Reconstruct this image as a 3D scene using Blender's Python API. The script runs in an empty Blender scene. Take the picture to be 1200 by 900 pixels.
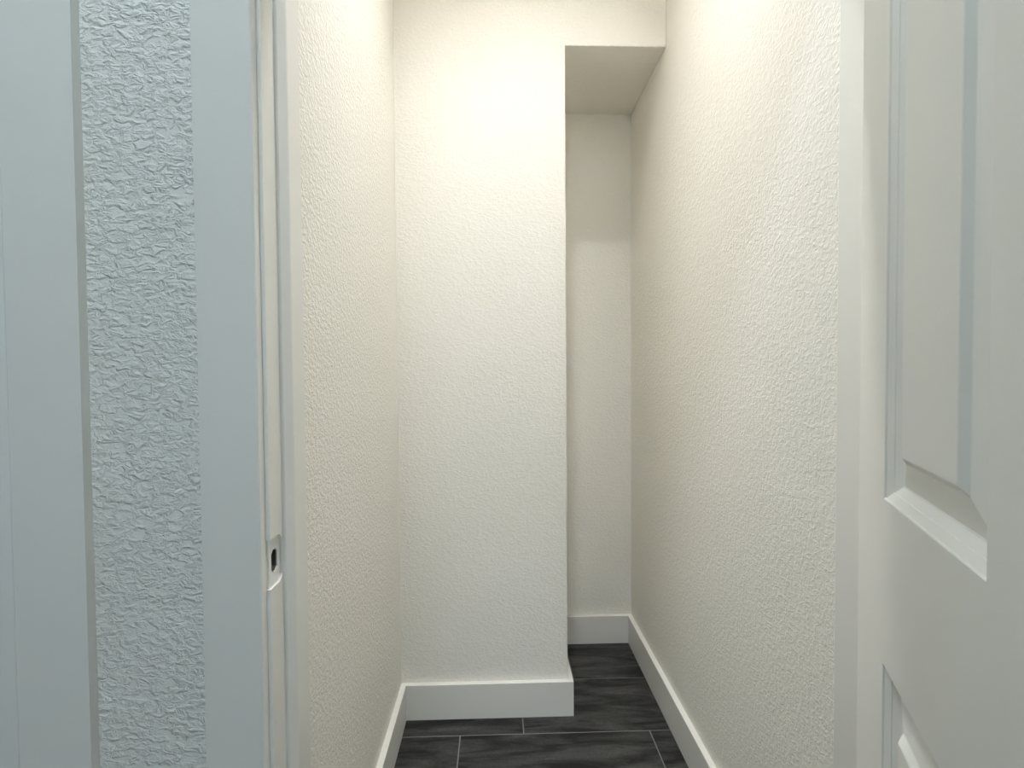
import bpy, bmesh, math, random
from mathutils import Vector, Matrix
S = bpy.context.scene
COL = S.collection
random.seed(4)

# ------------------------------------------------------------------ camera
H = 1.15
YAW, PITCH, ROLL, FPX = -0.0299, -0.0257, 0.0070, 610.0
cd = bpy.data.cameras.new('camera'); cam = bpy.data.objects.new('camera', cd); COL.objects.link(cam)
cd.sensor_width = 36.0; cd.lens = FPX / 1200 * 36.0; cd.clip_start = 0.02
R = Matrix.Rotation(YAW, 3, 'Z') @ Matrix.Rotation(PITCH, 3, 'X') @ Matrix.Rotation(ROLL, 3, 'Y')
rt, fw, up = R @ Vector((1, 0, 0)), R @ Vector((0, 1, 0)), R @ Vector((0, 0, 1))
M = Matrix.Identity(4)
for i in range(3):
    M[i][0], M[i][1], M[i][2] = rt[i], up[i], -fw[i]
M[2][3] = H
cam.matrix_world = M
S.camera = cam

# ------------------------------------------------------------------ colour, world, daylight
S.view_settings.view_transform = 'Standard'
S.view_settings.look = 'None'
S.view_settings.gamma = 1.0
S.view_settings.use_curve_mapping = False
S.view_settings.exposure = 0.0
CLOSET_LAMP = 795.0
HALL_LAMP = 67.0
WINDOW_LIGHT = 27.0
S.cycles.max_bounces = 16
S.cycles.diffuse_bounces = 12
W = bpy.data.worlds.new('daylight'); S.world = W; W.use_nodes = True
W.node_tree.nodes['Background'].inputs[0].default_value = (0.45, 0.68, 1.0, 1)
W.node_tree.nodes['Background'].inputs[1].default_value = 1.0

# ------------------------------------------------------------------ room numbers (metres)
XL, XR = -0.3223, 0.5633          # closet side walls
YE, YI = 0.757, 0.8626            # entry partition, hall face and closet face
YF, YN = 1.712, 2.1645            # far wall, niche back wall
XB, ZN = 0.2311, 2.204            # niche left edge, niche ceiling
ZC = 2.90                         # ceiling
BH, BT = 0.1165, 0.0175           # baseboard
HX0, HX1, HY0 = -2.0, 1.45, -2.5  # hall
JL, JR, ZJ = -0.329, 0.574, 2.04  # closet door opening between jambs
D2R, D2L = -0.686, -1.452         # left door opening between jambs

a = bpy.data.lights.new('window_daylight', 'AREA'); a.shape = 'RECTANGLE'; a.size, a.size_y = 1.3, 1.1
a.energy = WINDOW_LIGHT; a.color = (0.83, 0.94, 1.0)
ao = bpy.data.objects.new('window_daylight', a); COL.objects.link(ao)
ao.location = (-0.35, HY0 - 0.30, 1.55); ao.rotation_euler = (math.radians(90), 0, 0)

# ------------------------------------------------------------------ materials
def mat(name, color, rough=0.5, spec=0.5):
    m = bpy.data.materials.new(name); m.use_nodes = True
    b = m.node_tree.nodes['Principled BSDF']
    b.inputs['Base Color'].default_value = (*color, 1); b.inputs['Roughness'].default_value = rough
    b.inputs['Specular IOR Level'].default_value = spec
    return m, m.node_tree, b

def textured_wall(name, color, scale=1.0, strength=1.0, depth=0.0016, stretch=1.5):
    m, t, b = mat(name, color, 0.62, 0.3)
    N, L = t.nodes, t.links
    tc = N.new('ShaderNodeTexCoord')
    mp = N.new('ShaderNodeMapping'); mp.inputs['Scale'].default_value = (0.78, 0.78, 0.78 * stretch)
    L.new(tc.outputs['Object'], mp.inputs['Vector'])
    n1 = N.new('ShaderNodeTexNoise'); n1.inputs['Scale'].default_value = 92 * scale
    n1.inputs['Detail'].default_value = 3.0; n1.inputs['Roughness'].default_value = 0.55; n1.inputs['Distortion'].default_value = 0.6
    L.new(mp.outputs[0], n1.inputs['Vector'])
    r1 = N.new('ShaderNodeValToRGB'); r1.color_ramp.elements[0].position = 0.34; r1.color_ramp.elements[1].position = 0.72
    r1.color_ramp.interpolation = 'EASE'
    L.new(n1.outputs['Fac'], r1.inputs['Fac'])
    n2 = N.new('ShaderNodeTexNoise'); n2.inputs['Scale'].default_value = 14 * scale; n2.inputs['Detail'].default_value = 2.0
    L.new(mp.outputs[0], n2.inputs['Vector'])
    mx = N.new('ShaderNodeMath'); mx.operation = 'MULTIPLY_ADD'; mx.inputs[1].default_value = 0.6
    L.new(n2.outputs['Fac'], mx.inputs[0]); L.new(r1.outputs['Color'], mx.inputs[2])
    bp = N.new('ShaderNodeBump'); bp.inputs['Strength'].default_value = strength; bp.inputs['Distance'].default_value = depth
    L.new(mx.outputs[0], bp.inputs['Height']); L.new(bp.outputs[0], b.inputs['Normal'])
    return m

M_WALL = textured_wall('cream_wall_paint', (0.835, 0.812, 0.757), 1.3, 0.55, 0.0016, 1.35)
M_HALL = textured_wall('hall_wall_paint', (0.80, 0.80, 0.765), 1.0, 1.0, 0.0033, 1.6)
M_CEIL = textured_wall('ceiling_paint', (0.80, 0.79, 0.76), 1.0, 0.3)

def gloss_paint(name, color, rough):
    m, t, b = mat(name, color, rough, 0.5)
    N, L = t.nodes, t.links
    tc = N.new('ShaderNodeTexCoord')
    mp = N.new('ShaderNodeMapping'); mp.inputs['Scale'].default_value = (1, 1, 0.12)
    L.new(tc.outputs['Object'], mp.inputs['Vector'])
    n = N.new('ShaderNodeTexNoise'); n.inputs['Scale'].default_value = 60; n.inputs['Detail'].default_value = 2
    L.new(mp.outputs[0], n.inputs['Vector'])
    bp = N.new('ShaderNodeBump'); bp.inputs['Strength'].default_value = 0.06; bp.inputs['Distance'].default_value = 0.001
    L.new(n.outputs['Fac'], bp.inputs['Height']); L.new(bp.outputs[0], b.inputs['Normal'])
    return m
M_TRIM = gloss_paint('white_trim_paint', (0.775, 0.765, 0.73), 0.38)
M_DOOR = gloss_paint('white_door_paint', (0.80, 0.795, 0.765), 0.42)
M_PLATE = gloss_paint('white_painted_metal', (0.80, 0.80, 0.79), 0.32)
M_HOLE_SHADE, _, _ = mat('latch_hole_shade', (0.10, 0.10, 0.095), 0.8)  # dark colour standing in for shade inside the latch hole
M_BAFFLE, _, _ = mat('grey_baffle', (0.22, 0.22, 0.21), 0.6)
M_NICKEL, _, _b = mat('satin_nickel', (0.55, 0.54, 0.52), 0.3); _b.inputs['Metallic'].default_value = 1.0
M_GROUT, _, _ = mat('grey_grout', (0.20, 0.20, 0.195), 0.85)
M_GLASS, _t, _b = mat('window_glass', (1, 1, 1), 0.0); _b.inputs['Transmission Weight'].default_value = 1.0; _b.inputs['IOR'].default_value = 1.02

def tile_mat():
    m, t, b = mat('charcoal_porcelain_tile', (0.03, 0.03, 0.03), 0.5, 0.3)
    N, L = t.nodes, t.links
    at = N.new('ShaderNodeAttribute'); at.attribute_name = 'tile_offset'
    tc = N.new('ShaderNodeTexCoord')
    ad = N.new('ShaderNodeVectorMath'); ad.operation = 'ADD'
    L.new(tc.outputs['Object'], ad.inputs[0]); L.new(at.outputs['Vector'], ad.inputs[1])
    mp = N.new('ShaderNodeMapping'); mp.inputs['Rotation'].default_value = (0, 0, 0.16); mp.inputs['Scale'].default_value = (1.6, 9.0, 1)
    L.new(ad.outputs[0], mp.inputs['Vector'])
    n1 = N.new('ShaderNodeTexNoise'); n1.inputs['Scale'].default_value = 2.4; n1.inputs['Detail'].default_value = 6
    n1.inputs['Roughness'].default_value = 0.62; n1.inputs['Distortion'].default_value = 0.7
    L.new(mp.outputs[0], n1.inputs['Vector'])
    rp = N.new('ShaderNodeValToRGB')
    rp.color_ramp.elements[0].position = 0.40; rp.color_ramp.elements[0].color = (0.008, 0.008, 0.008, 1)
    rp.color_ramp.elements[1].position = 0.64; rp.color_ramp.elements[1].color = (0.066, 0.066, 0.064, 1)
    L.new(n1.outputs['Fac'], rp.inputs['Fac'])
    n2 = N.new('ShaderNodeTexNoise'); n2.inputs['Scale'].default_value = 130; n2.inputs['Detail'].default_value = 3
    L.new(ad.outputs[0], n2.inputs['Vector'])
    mx = N.new('ShaderNodeMix'); mx.data_type = 'RGBA'; mx.blend_type = 'OVERLAY'; mx.inputs[0].default_value = 0.55
    L.new(rp.outputs['Color'], mx.inputs[6]); L.new(n2.outputs['Fac'], mx.inputs[7])
    L.new(mx.outputs[2], b.inputs['Base Color'])
    bp = N.new('ShaderNodeBump'); bp.inputs['Strength'].default_value = 0.15; bp.inputs['Distance'].default_value = 0.001
    L.new(n1.outputs['Fac'], bp.inputs['Height']); L.new(bp.outputs[0], b.inputs['Normal'])
    return m
M_TILE = tile_mat()

def lamp_mat(name, col, strength):
    m = bpy.data.materials.new(name); m.use_nodes = True
    b = m.node_tree.nodes['Principled BSDF']
    b.inputs['Base Color'].default_value = (0.9, 0.9, 0.88, 1)
    b.inputs['Emission Color'].default_value = (*col, 1); b.inputs['Emission Strength'].default_value = strength
    return m

# ------------------------------------------------------------------ helpers
def obj(name, bm, m, parent=None, bevel=0.0, seg=2, smooth=False):
    bmesh.ops.recalc_face_normals(bm, faces=bm.faces)
    me = bpy.data.meshes.new(name); bm.to_mesh(me); bm.free()
    for mm in (m if isinstance(m, (list, tuple)) else [m]): me.materials.append(mm)
    o = bpy.data.objects.new(name, me); COL.objects.link(o)
    if parent: o.parent = parent
    if bevel:
        b = o.modifiers.new('edge', 'BEVEL'); b.width = bevel; b.segments = seg; b.limit_method = 'ANGLE'; b.angle_limit = math.radians(40)
    if smooth:
        for p in me.polygons: p.use_smooth = True
    return o
def tag(o, label=None, cat=None, kind=None, group=None):
    if label: o['label'] = label
    if cat: o['category'] = cat
    if kind: o['kind'] = kind
    if group: o['group'] = group
    return o
def empty(name, loc=(0, 0, 0), rz=0):
    o = bpy.data.objects.new(name, None); COL.objects.link(o); o.location = loc; o.rotation_euler = (0, 0, rz)
    o.empty_display_size = 0.1
    return o
def box(bm, x0, x1, y0, y1, z0, z1):
    vs = [bm.verts.new((x, y, z)) for z in (z0, z1) for x, y in ((x0, y0), (x1, y0), (x1, y1), (x0, y1))]
    for f in ((0, 3, 2, 1), (4, 5, 6, 7), (0, 1, 5, 4), (1, 2, 6, 5), (2, 3, 7, 6), (3, 0, 4, 7)):
        bm.faces.new([vs[i] for i in f])
def prism(bm, pts, axis, a0, a1):
    """Polygon pts swept along an axis. axis 'y': pts are (x,z); 'z': (x,y); 'x': (y,z)."""
    def P(u, v, w):
        return {'y': (u, w, v), 'z': (u, v, w), 'x': (w, u, v)}[axis]
    A = [bm.verts.new(P(u, v, a0)) for u, v in pts]; B = [bm.verts.new(P(u, v, a1)) for u, v in pts]
    n = len(pts)
    bm.faces.new(A[::-1]); bm.faces.new(B)
    for i in range(n): bm.faces.new((A[i], A[(i + 1) % n], B[(i + 1) % n], B[i]))
def B(*args):
    bm = bmesh.new()
    for q in args: box(bm, *q)
    return bm
def lathe(bm, prof, n=32, origin=(0, 0, 0), axis='z'):
    rings = []
    for r, z in prof:
        ring = []
        for k in range(n if r > 1e-6 else 1):
            t = 2 * math.pi * k / n; p = (r * math.cos(t), r * math.sin(t), z)
            if axis == 'x': p = (p[2], p[0], p[1])
            if axis == 'y': p = (p[0], p[2], p[1])
            ring.append(bm.verts.new((p[0] + origin[0], p[1] + origin[1], p[2] + origin[2])))
        rings.append(ring)
    for i in range(len(rings) - 1):
        p, q = rings[i], rings[i + 1]
        for k in range(n):
            k2 = (k + 1) % n
            if len(p) == 1 and len(q) == 1: continue
            if len(p) == 1: bm.faces.new((p[0], q[k], q[k2]))
            elif len(q) == 1: bm.faces.new((p[k], p[k2], q[0]))
            else: bm.faces.new((p[k], p[k2], q[k2], q[k]))
def cut(o, cutters):
    """Subtract closed bmeshes from o's mesh."""
    for bm in cutters:
        bmesh.ops.recalc_face_normals(bm, faces=bm.faces)
        me = bpy.data.meshes.new('cutter'); bm.to_mesh(me); bm.free()
        c = bpy.data.objects.new('cutter', me); COL.objects.link(c)
        md = o.modifiers.new('cut', 'BOOLEAN'); md.operation = 'DIFFERENCE'; md.object = c; md.solver = 'EXACT'
        bpy.context.view_layer.update()
        new = bpy.data.meshes.new_from_object(o.evaluated_get(bpy.context.evaluated_depsgraph_get()))
        o.modifiers.remove(md); o.data = new
        bpy.data.objects.remove(c)

# ------------------------------------------------------------------ walls
WT = 0.12
s = tag(obj('wall_left', B((XL - WT, XL, YI, YF, 0, ZC)), M_WALL), 'cream textured closet wall left of the far wall', 'wall', 'structure')
s = tag(obj('wall_right', B((XR, XR + WT, 0.845, YN, 0, ZC)), M_WALL), 'long cream textured closet wall running back into the niche, beside the open door', 'wall', 'structure')
bm = bmesh.new()
prism(bm, [(XL - WT, 0), (XB, 0), (XB, ZN), (XR, ZN), (XR, ZC), (XL - WT, ZC)], 'y', YF, YN)
s = tag(obj('wall_far', bm, M_WALL, bevel=0.003), 'cream textured far wall of the closet with the tall niche cut beside it', 'wall', 'structure')
s = tag(obj('wall_back', B((XL - WT, XR + WT, YN, YN + WT, 0, ZC)), M_WALL), 'shaded cream wall at the back of the narrow niche', 'wall', 'structure')
# entry partition with both door openings
bm = bmesh.new()
G = 0.02
prism(bm, [(HX0, 0), (D2L - G, 0), (D2L - G, ZJ + G), (D2R + G, ZJ + G), (D2R + G, 0), (JL - G, 0), (JL - G, ZJ + G),
           (JR + G, ZJ + G), (JR + G, 0), (HX1, 0), (HX1, ZC), (HX0, ZC)], 'y', YE, YI)
s = tag(obj('wall_entry', bm, M_HALL), 'grey-blue coarse textured wall strip between the two white door casings', 'wall', 'structure')
s = tag(obj('wall_hall_left', B((HX0 - WT, HX0, HY0, YI, 0, ZC)), M_HALL), 'hall side wall beyond the left door', 'wall', 'structure')
s = tag(obj('wall_hall_right', B((HX1, HX1 + WT, HY0, YI, 0, ZC)), M_HALL), 'hall side wall behind the open panel door', 'wall', 'structure')
# hall wall with the window
WX0, WX1, WZ0, WZ1 = -1.0, 0.3, 1.0, 2.1
bm = B((HX0 - WT, HX1 + WT, HY0 - WT, HY0, 0, ZC))
wb = obj('wall_hall_window', bm, M_HALL)
cut(wb, [B((WX0, WX1, HY0 - WT - .05, HY0 + .05, WZ0, WZ1))])
tag(wb, 'hall wall behind the viewpoint holding the window', 'wall', 'structure')
w = empty('window_1', (0, 0, 0)); tag(w, 'white framed hall window behind the viewpoint', 'window', 'structure')
f = 0.05; y0, y1 = HY0 - WT, HY0 - 0.04
xm = (WX0 + WX1) / 2
obj('window_frame', B((WX0, WX0 + f, y0, y1, WZ0, WZ1), (WX1 - f, WX1, y0, y1, WZ0, WZ1), (WX0 + f, WX1 - f, y0, y1, WZ0, WZ0 + f),
    (WX0 + f, WX1 - f, y0, y1, WZ1 - f, WZ1), (xm - f / 2, xm + f / 2, y0, y1, WZ0 + f, WZ1 - f)), M_TRIM, w)
obj('glass_pane', B((WX0 + f, xm - f / 2, y0 + .03, y0 + .036, WZ0 + f, WZ1 - f)), M_GLASS, w)
obj('glass_pane', B((xm + f / 2, WX1 - f, y0 + .03, y0 + .036, WZ0 + f, WZ1 - f)), M_GLASS, w)
obj('window_sill', B((WX0 - .04, WX1 + .04, HY0, HY0 + .03, WZ0 - .03, WZ0)), M_TRIM, w)

ce = obj('ceiling', B((HX0 - WT, HX1 + WT, HY0 - WT, YN + WT, ZC, ZC + 0.16)), M_CEIL)
DLX, DLY, DLR = 0.11, 1.07, 0.07
bm = bmesh.new(); lathe(bm, [(0, ZC - .02), (DLR + .004, ZC - .02), (DLR + .004, ZC + .12), (0, ZC + .12)], 48, (DLX, DLY, 0)); cut(ce, [bm])
s = tag(ce, 'white ceiling over closet and hall', 'ceiling', 'structure')

# ------------------------------------------------------------------ floor: 0.603 x 0.285 m tiles laid in a one-third bond
bm = bmesh.new()
TL, TW, GR = 0.603, 0.285, 0.0033
lay = bm.loops.layers.float_color.new('tile_offset')
r0 = math.floor((HY0 - 1.6185) / TW); r1 = math.ceil((YN - 1.6185) / TW)
for r in range(r0, r1):
    y0 = 1.6185 + r * TW; y1 = y0 + TW
    off = -0.123 + 0.201 * (r + 1)
    k0 = math.floor((HX0 - off) / TL); k1 = math.ceil((HX1 - off) / TL)
    for k in range(k0, k1):
        x0 = off + k * TL; x1 = x0 + TL
        ax0, ax1, ay0, ay1 = max(x0 + GR / 2, HX0), min(x1 - GR / 2, HX1), max(y0 + GR / 2, HY0), min(y1 - GR / 2, YN)
        if ax1 - ax0 < .01 or ay1 - ay0 < .01: continue
        n0 = len(bm.faces)
        e = 0.0012
        vs = [bm.verts.new(p) for p in ((ax0, ay0, -.004), (ax1, ay0, -.004), (ax1, ay1, -.004), (ax0, ay1, -.004),
              (ax0, ay0, -e), (ax1, ay0, -e), (ax1, ay1, -e), (ax0, ay1, -e),
              (ax0 + e, ay0 + e, 0), (ax1 - e, ay0 + e, 0), (ax1 - e, ay1 - e, 0), (ax0 + e, ay1 - e, 0))]
        fs = [bm.faces.new(vs[8:12])]
        for lo in (0, 4):
            for i in range(4):
                j = (i + 1) % 4
                fs.append(bm.faces.new((vs[lo + i], vs[lo + j], vs[lo + 4 + j], vs[lo + 4 + i])))
        c = (random.uniform(-8, 8), random.uniform(-8, 8), random.uniform(-8, 8), 1)
        for fc in fs:
            for l in fc.loops: l[lay] = c
nt = len(bm.faces)
box(bm, HX0 - WT, HX1 + WT, HY0 - WT, YN + WT, -0.08, -0.0012)
bm.faces.ensure_lookup_table()
for fc in bm.faces[nt:]: fc.material_index = 1
tag(obj('floor', bm, [M_TILE, M_GROUT]), 'charcoal streaked plank tile floor with thin grey grout lines', 'floor', 'structure')

# ------------------------------------------------------------------ baseboards (square-edged, white)
def base(name, pts, label):
    bm = bmesh.new(); prism(bm, pts, 'z', 0, BH)
    return tag(obj(name, bm, M_TRIM, bevel=0.0012), label, 'baseboard', 'structure')
base('baseboard_left', [(XL, YI), (XL + BT, YI), (XL + BT, YF - BT), (XL, YF)], 'white square-edged baseboard along the left closet wall')
base('baseboard_far', [(XL, YF), (XL + BT, YF - BT), (XB + BT, YF - BT), (XB + BT, YN - BT), (XB, YN), (XB, YF)],
     'white baseboard across the far wall turning the corner into the niche')
base('baseboard_back', [(XB, YN), (XB + BT, YN - BT), (XR - BT, YN - BT), (XR, YN)], 'short white baseboard at the back of the niche')
base('baseboard_right', [(XR, 0.845), (XR, YN), (XR - BT, YN - BT), (XR - BT, 0.845)], 'white baseboard running the length of the right closet wall')

# ------------------------------------------------------------------ closet door frame: rabbeted jamb with strike plate
j = empty('trim_1', (0, 0, 0)); tag(j, 'white rabbeted door jamb around the closet opening, with the strike plate', 'door frame', 'structure')
SL, SR, YS, YSR = -0.3144, 0.5625, 0.800, 0.845
def Lpoly(side):
    if side == 'l': return [(JL - .02, YE), (JL, YE), (JL, YS), (JL + .003, YS), (JL + .005, YS + .001), (SL - .001, YS + .0125), (SL, YS + .015), (SL, YI), (JL - .02, YI)]
    return [(JR + .02, YE), (JR, YE), (JR, .783), (SR + .001, .783), (SR, .785), (SR, YSR), (JR + .02, YSR)]
bm = bmesh.new(); prism(bm, Lpoly('l'), 'z', 0, ZJ)
jl = obj('jamb_side', bm, M_TRIM, j)
bm = bmesh.new(); prism(bm, Lpoly('r'), 'z', 0, ZJ)
obj('jamb_side', bm, M_TRIM, j, bevel=0.0012)
bm = bmesh.new(); prism(bm, [(YE, ZJ + .02), (YE, ZJ), (YS, ZJ), (YS, ZJ - .0145), (YI, ZJ - .0145), (YI, ZJ + .02)], 'x', JL - .02, JR + .02)
obj('jamb_head', bm, M_TRIM, j, bevel=0.0012)
# mortise for the plate, latch pocket
PZ0, PZ1, PY0, PY1 = 0.835, 0.906, 0.7598, 0.7985
ch = 0.009
def plate_poly(g=0.0):
    return [(PY0 - .02 if g else PY0, PZ0 - g), (PY1 - ch + g * .4, PZ0 - g), (PY1 + g, PZ0 + ch - g * .4), (PY1 + g, PZ1 - ch + g * .4), (PY1 - ch + g * .4, PZ1 + g), (PY0 - .02 if g else PY0, PZ1 + g)]
bm = bmesh.new(); prism(bm, plate_poly(0.0006), 'x', JL - 0.0057, JL + 0.01); c1 = bm
def hole_poly():
    y0, y1, z0, z1, c = 0.7685, 0.7895, 0.853, 0.887, 0.0055
    return [(y0 + c, z0), (y1 - c, z0), (y1, z0 + c), (y1, z1 - c), (y1 - c, z1), (y0 + c, z1), (y0, z1 - c), (y0, z0 + c)]
bm = bmesh.new(); prism(bm, hole_poly(), 'x', JL - 0.0185, JL + 0.01); c2 = bm
cut(jl, [c1, c2])

bm = bmesh.new(); prism(bm, plate_poly(), 'x', JL - 0.0055, JL - 0.0038)
sp = obj('strike_plate', bm, M_PLATE, j)
bm = bmesh.new(); prism(bm, hole_poly(), 'x', JL - 0.0185, JL + 0.01)
cut(sp, [bm])
sp['label'] = 'white painted strike plate let into the jamb with a dark latch slot'
bm = bmesh.new()   # dark sheet that paints in the shade of the latch pocket
hp = hole_poly()
A = [bm.verts.new((JL - .0060, y, z)) for y, z in hp]; C = [bm.verts.new((JL - .018, y, z)) for y, z in hp]
for i in range(8): bm.faces.new((A[i], A[(i + 1) % 8], C[(i + 1) % 8], C[i]))
bm.faces.new(C)
for v in bm.verts:   # a hair inside the pocket walls
    v.co.y += (0.779 - v.co.y) * 0.02; v.co.z += (0.870 - v.co.z) * 0.02
obj('latch_pocket_shade', bm, M_HOLE_SHADE, sp)

# ------------------------------------------------------------------ casings
def casing(name, xl, xr, wl, wr, label, zt=ZJ + .006):
    """Opening edges xl..xr (inner casing edges), casing widths left and right."""
    t = empty(name); tag(t, label, 'door casing', 'structure')
    yf = YE - 0.0155
    e = 0.0035
    def leg(x0, x1, inner):   # flat board, eased inner edge
        if inner == 'r': pts = [(x0, YE), (x0, yf), (x1 - e, yf), (x1 - e * .3, yf + e * .35), (x1, yf + e), (x1, YE)]
        else: pts = [(x1, YE), (x1, yf), (x0 + e, yf), (x0 + e * .3, yf + e * .35), (x0, yf + e), (x0, YE)]
        bm = bmesh.new(); prism(bm, pts, 'z', 0, zt); return bm
    obj('casing_leg', leg(xl - wl, xl, 'r'), M_TRIM, t)
    obj('casing_leg', leg(xr, xr + wr, 'l'), M_TRIM, t)
    obj('casing_head', B((xl - wl, xr + wr, yf, YE, zt, zt + wl)), M_TRIM, t, bevel=0.001)
    return t
casing('trim_2', -0.335, JR + .006, 0.0825, 0.0825, 'white flat casing around the closet doorway, blue-grey in hall light, beside the jamb with the strike plate')
casing('trim_3', D2L - .006, -0.680, 0.102, 0.102, 'wide white flat casing of the neighbouring door at the left edge of the view')
j2 = empty('trim_4'); tag(j2, 'white jamb of the neighbouring door, in shade inside its casing', 'door frame', 'structure')
bm = bmesh.new(); prism(bm, [(D2R, YE), (D2R + .02, YE), (D2R + .02, YI), (D2R, YI), (D2R, YE + .066), (D2R - .012, YE + .066), (D2R - .012, YE + .032), (D2R, YE + .032)], 'z', 0, ZJ)
obj('jamb_side', bm, M_TRIM, j2)
bm = bmesh.new(); prism(bm, [(D2L, YE), (D2L - .02, YE), (D2L - .02, YI), (D2L, YI), (D2L, YE + .066), (D2L + .012, YE + .066), (D2L + .012, YE + .032), (D2L, YE + .032)], 'z', 0, ZJ)
obj('jamb_side', bm, M_TRIM, j2)
obj('jamb_head', B((D2L - .02, D2R + .02, YE, YI, ZJ, ZJ + .02)), M_TRIM, j2)

# ------------------------------------------------------------------ six-panel door
def panel_door(name, width, panels_t, panels_z, height=2.02, z0=0.012, th=0.040):
    """Local frame: hinge-side edge at x=0, door runs along +x, visible (closet) face at y=0 looking to +y, body to y=-th."""
    prof = [(0.0, 0.0), (0.0008, 0.0024), (0.0092, 0.0076), (0.0096, 0.0088), (0.0185, 0.0150), (0.0205, 0.0155),
            (0.0520, 0.0084), (0.0530, 0.0078), (0.0595, 0.0018), (0.0610, 0.0012)]
    bm = bmesh.new()
    xs = [0] + [v for p in panels_t for v in p] + [width]
    zs = [z0] + [v for p in panels_z for v in p] + [height]
    for y, sgn in ((0.0, -1), (-th, 0.6)):
        grid = [[bm.verts.new((x, y, z)) for z in zs] for x in xs]
        for i in range(len(xs) - 1):
            for k in range(len(zs) - 1):
                q = [grid[i][k], grid[i + 1][k], grid[i + 1][k + 1], grid[i][k + 1]]
                if i % 2 == 1 and k % 2 == 1:
                    ring = q
                    for off, d in prof[1:]:
                        nr = [bm.verts.new((xs[i + dx] + (off if dx == 0 else -off), y + sgn * d, zs[k + dz] + (off if dz == 0 else -off)))
                              for dx, dz in ((0, 0), (1, 0), (1, 1), (0, 1))]
                        for m_ in range(4):
                            bm.faces.new((ring[m_], ring[(m_ + 1) % 4], nr[(m_ + 1) % 4], nr[m_]))
                        ring = nr
                    bm.faces.new(ring)
                else:
                    bm.faces.new(q)
    bm.edges.ensure_lookup_table()
    be = [e for e in bm.edges if len(e.link_faces) == 1]
    bmesh.ops.bridge_loops(bm, edges=be)
    return bm

PIV = (0.577, 0.734)
ANG = 0.4172
DW = 0.895
zp = [(0.235, 0.779), (0.9875, 1.64), (1.75, 1.915)]
tp = [(0.130, 0.4027), (0.5027, 0.7754)]
dbm = panel_door('door', DW, tp, zp)
# local axes: x -> d = (-sin a, -cos a); y -> n = (-cos a, sin a)
dr = empty('door_1', (0, 0, 0)); tag(dr, 'white six-panel door standing open at the right of the closet opening', 'door', 'structure')
corner = Vector((0.535, 0.750, 0))
d = Vector((-math.sin(ANG), -math.cos(ANG), 0)); n = Vector((-math.cos(ANG), math.sin(ANG), 0))
DM = Matrix(((d.x, n.x, 0, corner.x), (d.y, n.y, 0, corner.y), (0, 0, 1, 0), (0, 0, 0, 1)))
def place_door(bm):
    bm.transform(DM); return bm
obj('door_slab', place_door(dbm), M_DOOR, dr, bevel=0.0012, seg=1)
def knob_bm():
    bm = bmesh.new()
    for s0, sg in ((0.0, 1), (-0.035, -1)):
        lathe(bm, [(0, s0), (.032, s0), (.032, s0 + sg * .006), (.028, s0 + sg * .010), (.012, s0 + sg * .012), (.011, s0 + sg * .030), (.022, s0 + sg * .038),
                   (.027, s0 + sg * .050), (.024, s0 + sg * .060), (.012, s0 + sg * .065), (0, s0 + sg * .066)], 28, (DW - .06, 0, 0.872), 'y')
    return bm
obj('door_knob', place_door(knob_bm()), M_NICKEL, dr, smooth=True)
for zh in (0.25, 1.05, 1.82):
    bm = bmesh.new(); lathe(bm, [(0, zh - .045), (.006, zh - .045), (.006, zh + .045), (0, zh + .045)], 16, (0.5765, 0.7335, 0))
    obj('hinge', bm, M_NICKEL, dr)

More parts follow.
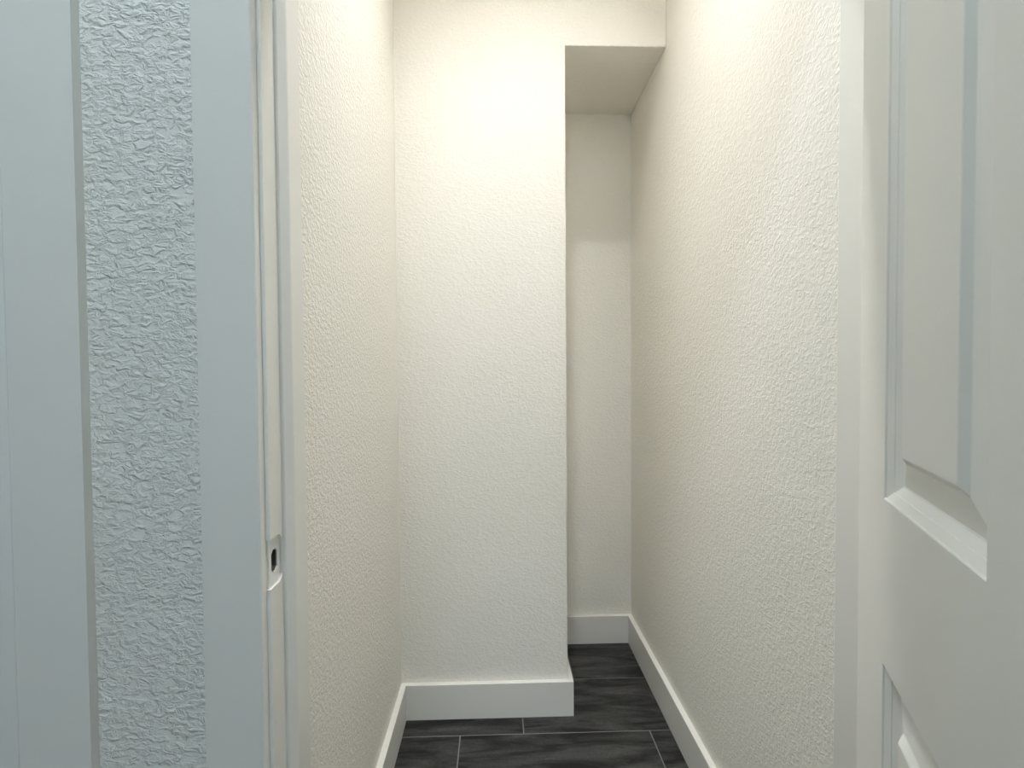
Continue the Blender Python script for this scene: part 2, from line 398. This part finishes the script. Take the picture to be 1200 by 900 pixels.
# neighbouring door, closed in its frame
xs0 = D2L + .003; wd = (D2R - .003) - xs0
bm = panel_door('door', wd, [(.11, .11 + (wd - .32) / 2), (wd - .11 - (wd - .32) / 2, wd - .11)], zp, th=0.035)
bm.transform(Matrix.Translation((xs0, YI - .002, 0)))
d2 = empty('door_2'); tag(d2, 'closed white door inside the casing at the left edge of the view', 'door', 'structure')
obj('door_slab', bm, M_DOOR, d2, bevel=0.001, seg=1)
bm = bmesh.new()
lathe(bm, [(0, 0), (.032, 0), (.032, -.006), (.028, -.010), (.012, -.012), (.011, -.030), (.022, -.038), (.027, -.050), (.024, -.060), (.012, -.065), (0, -.066)],
      28, (xs0 + .06, YI - .037, 0.872), 'y')
obj('door_knob', bm, M_NICKEL, d2, smooth=True)

# ------------------------------------------------------------------ ceiling lamps (both above the view)
def ceiling_lamp(x, y, r, hgt, col, strength, label):
    t = empty('ceiling_light', (x, y, ZC)); tag(t, label, 'ceiling light')
    bm = bmesh.new(); lathe(bm, [(0, 0), (r + .012, 0), (r + .014, -.004), (r + .012, -.022), (r + .002, -.026), (r - .006, -.022), (0, -.022)], 48)
    obj('lamp_base', bm, M_PLATE, t, smooth=False)
    bm = bmesh.new(); prof = [(r * math.cos(q * math.pi / 2 / 10), -.024 - hgt * math.sin(q * math.pi / 2 / 10)) for q in range(10)] + [(0, -.024 - hgt)]
    lathe(bm, prof, 48)
    obj('lamp_shade', bm, lamp_mat('lit_diffuser', col, strength), t, smooth=True)
    return t
t = empty('recessed_light', (DLX, DLY, ZC)); tag(t, 'round recessed downlight in the closet ceiling', 'ceiling light')
bm = bmesh.new(); lathe(bm, [(DLR, .002), (DLR, -.003), (DLR + .004, -.006), (DLR + .020, -.004), (DLR + .024, 0), (DLR + .004, 0), (DLR, .002)], 48)
obj('trim_ring', bm, M_PLATE, t)
bm = bmesh.new(); lathe(bm, [(DLR, .0), (DLR, .112), (DLR + .003, .112), (DLR + .003, .0)], 48)  # unseen deep baffle, added to cut lamp light on the upper walls
obj('baffle', bm, M_BAFFLE, t, smooth=True)
bm = bmesh.new(); lathe(bm, [(0, .108), (DLR - .001, .108), (DLR - .001, .112), (0, .112)], 48)
obj('lens', bm, lamp_mat('lit_lens', (1.0, 0.985, 0.965), CLOSET_LAMP), t)
ceiling_lamp(-0.45, 0.22, 0.13, 0.07, (0.77, 0.92, 1.0), HALL_LAMP, 'round white ceiling light on the hall ceiling')
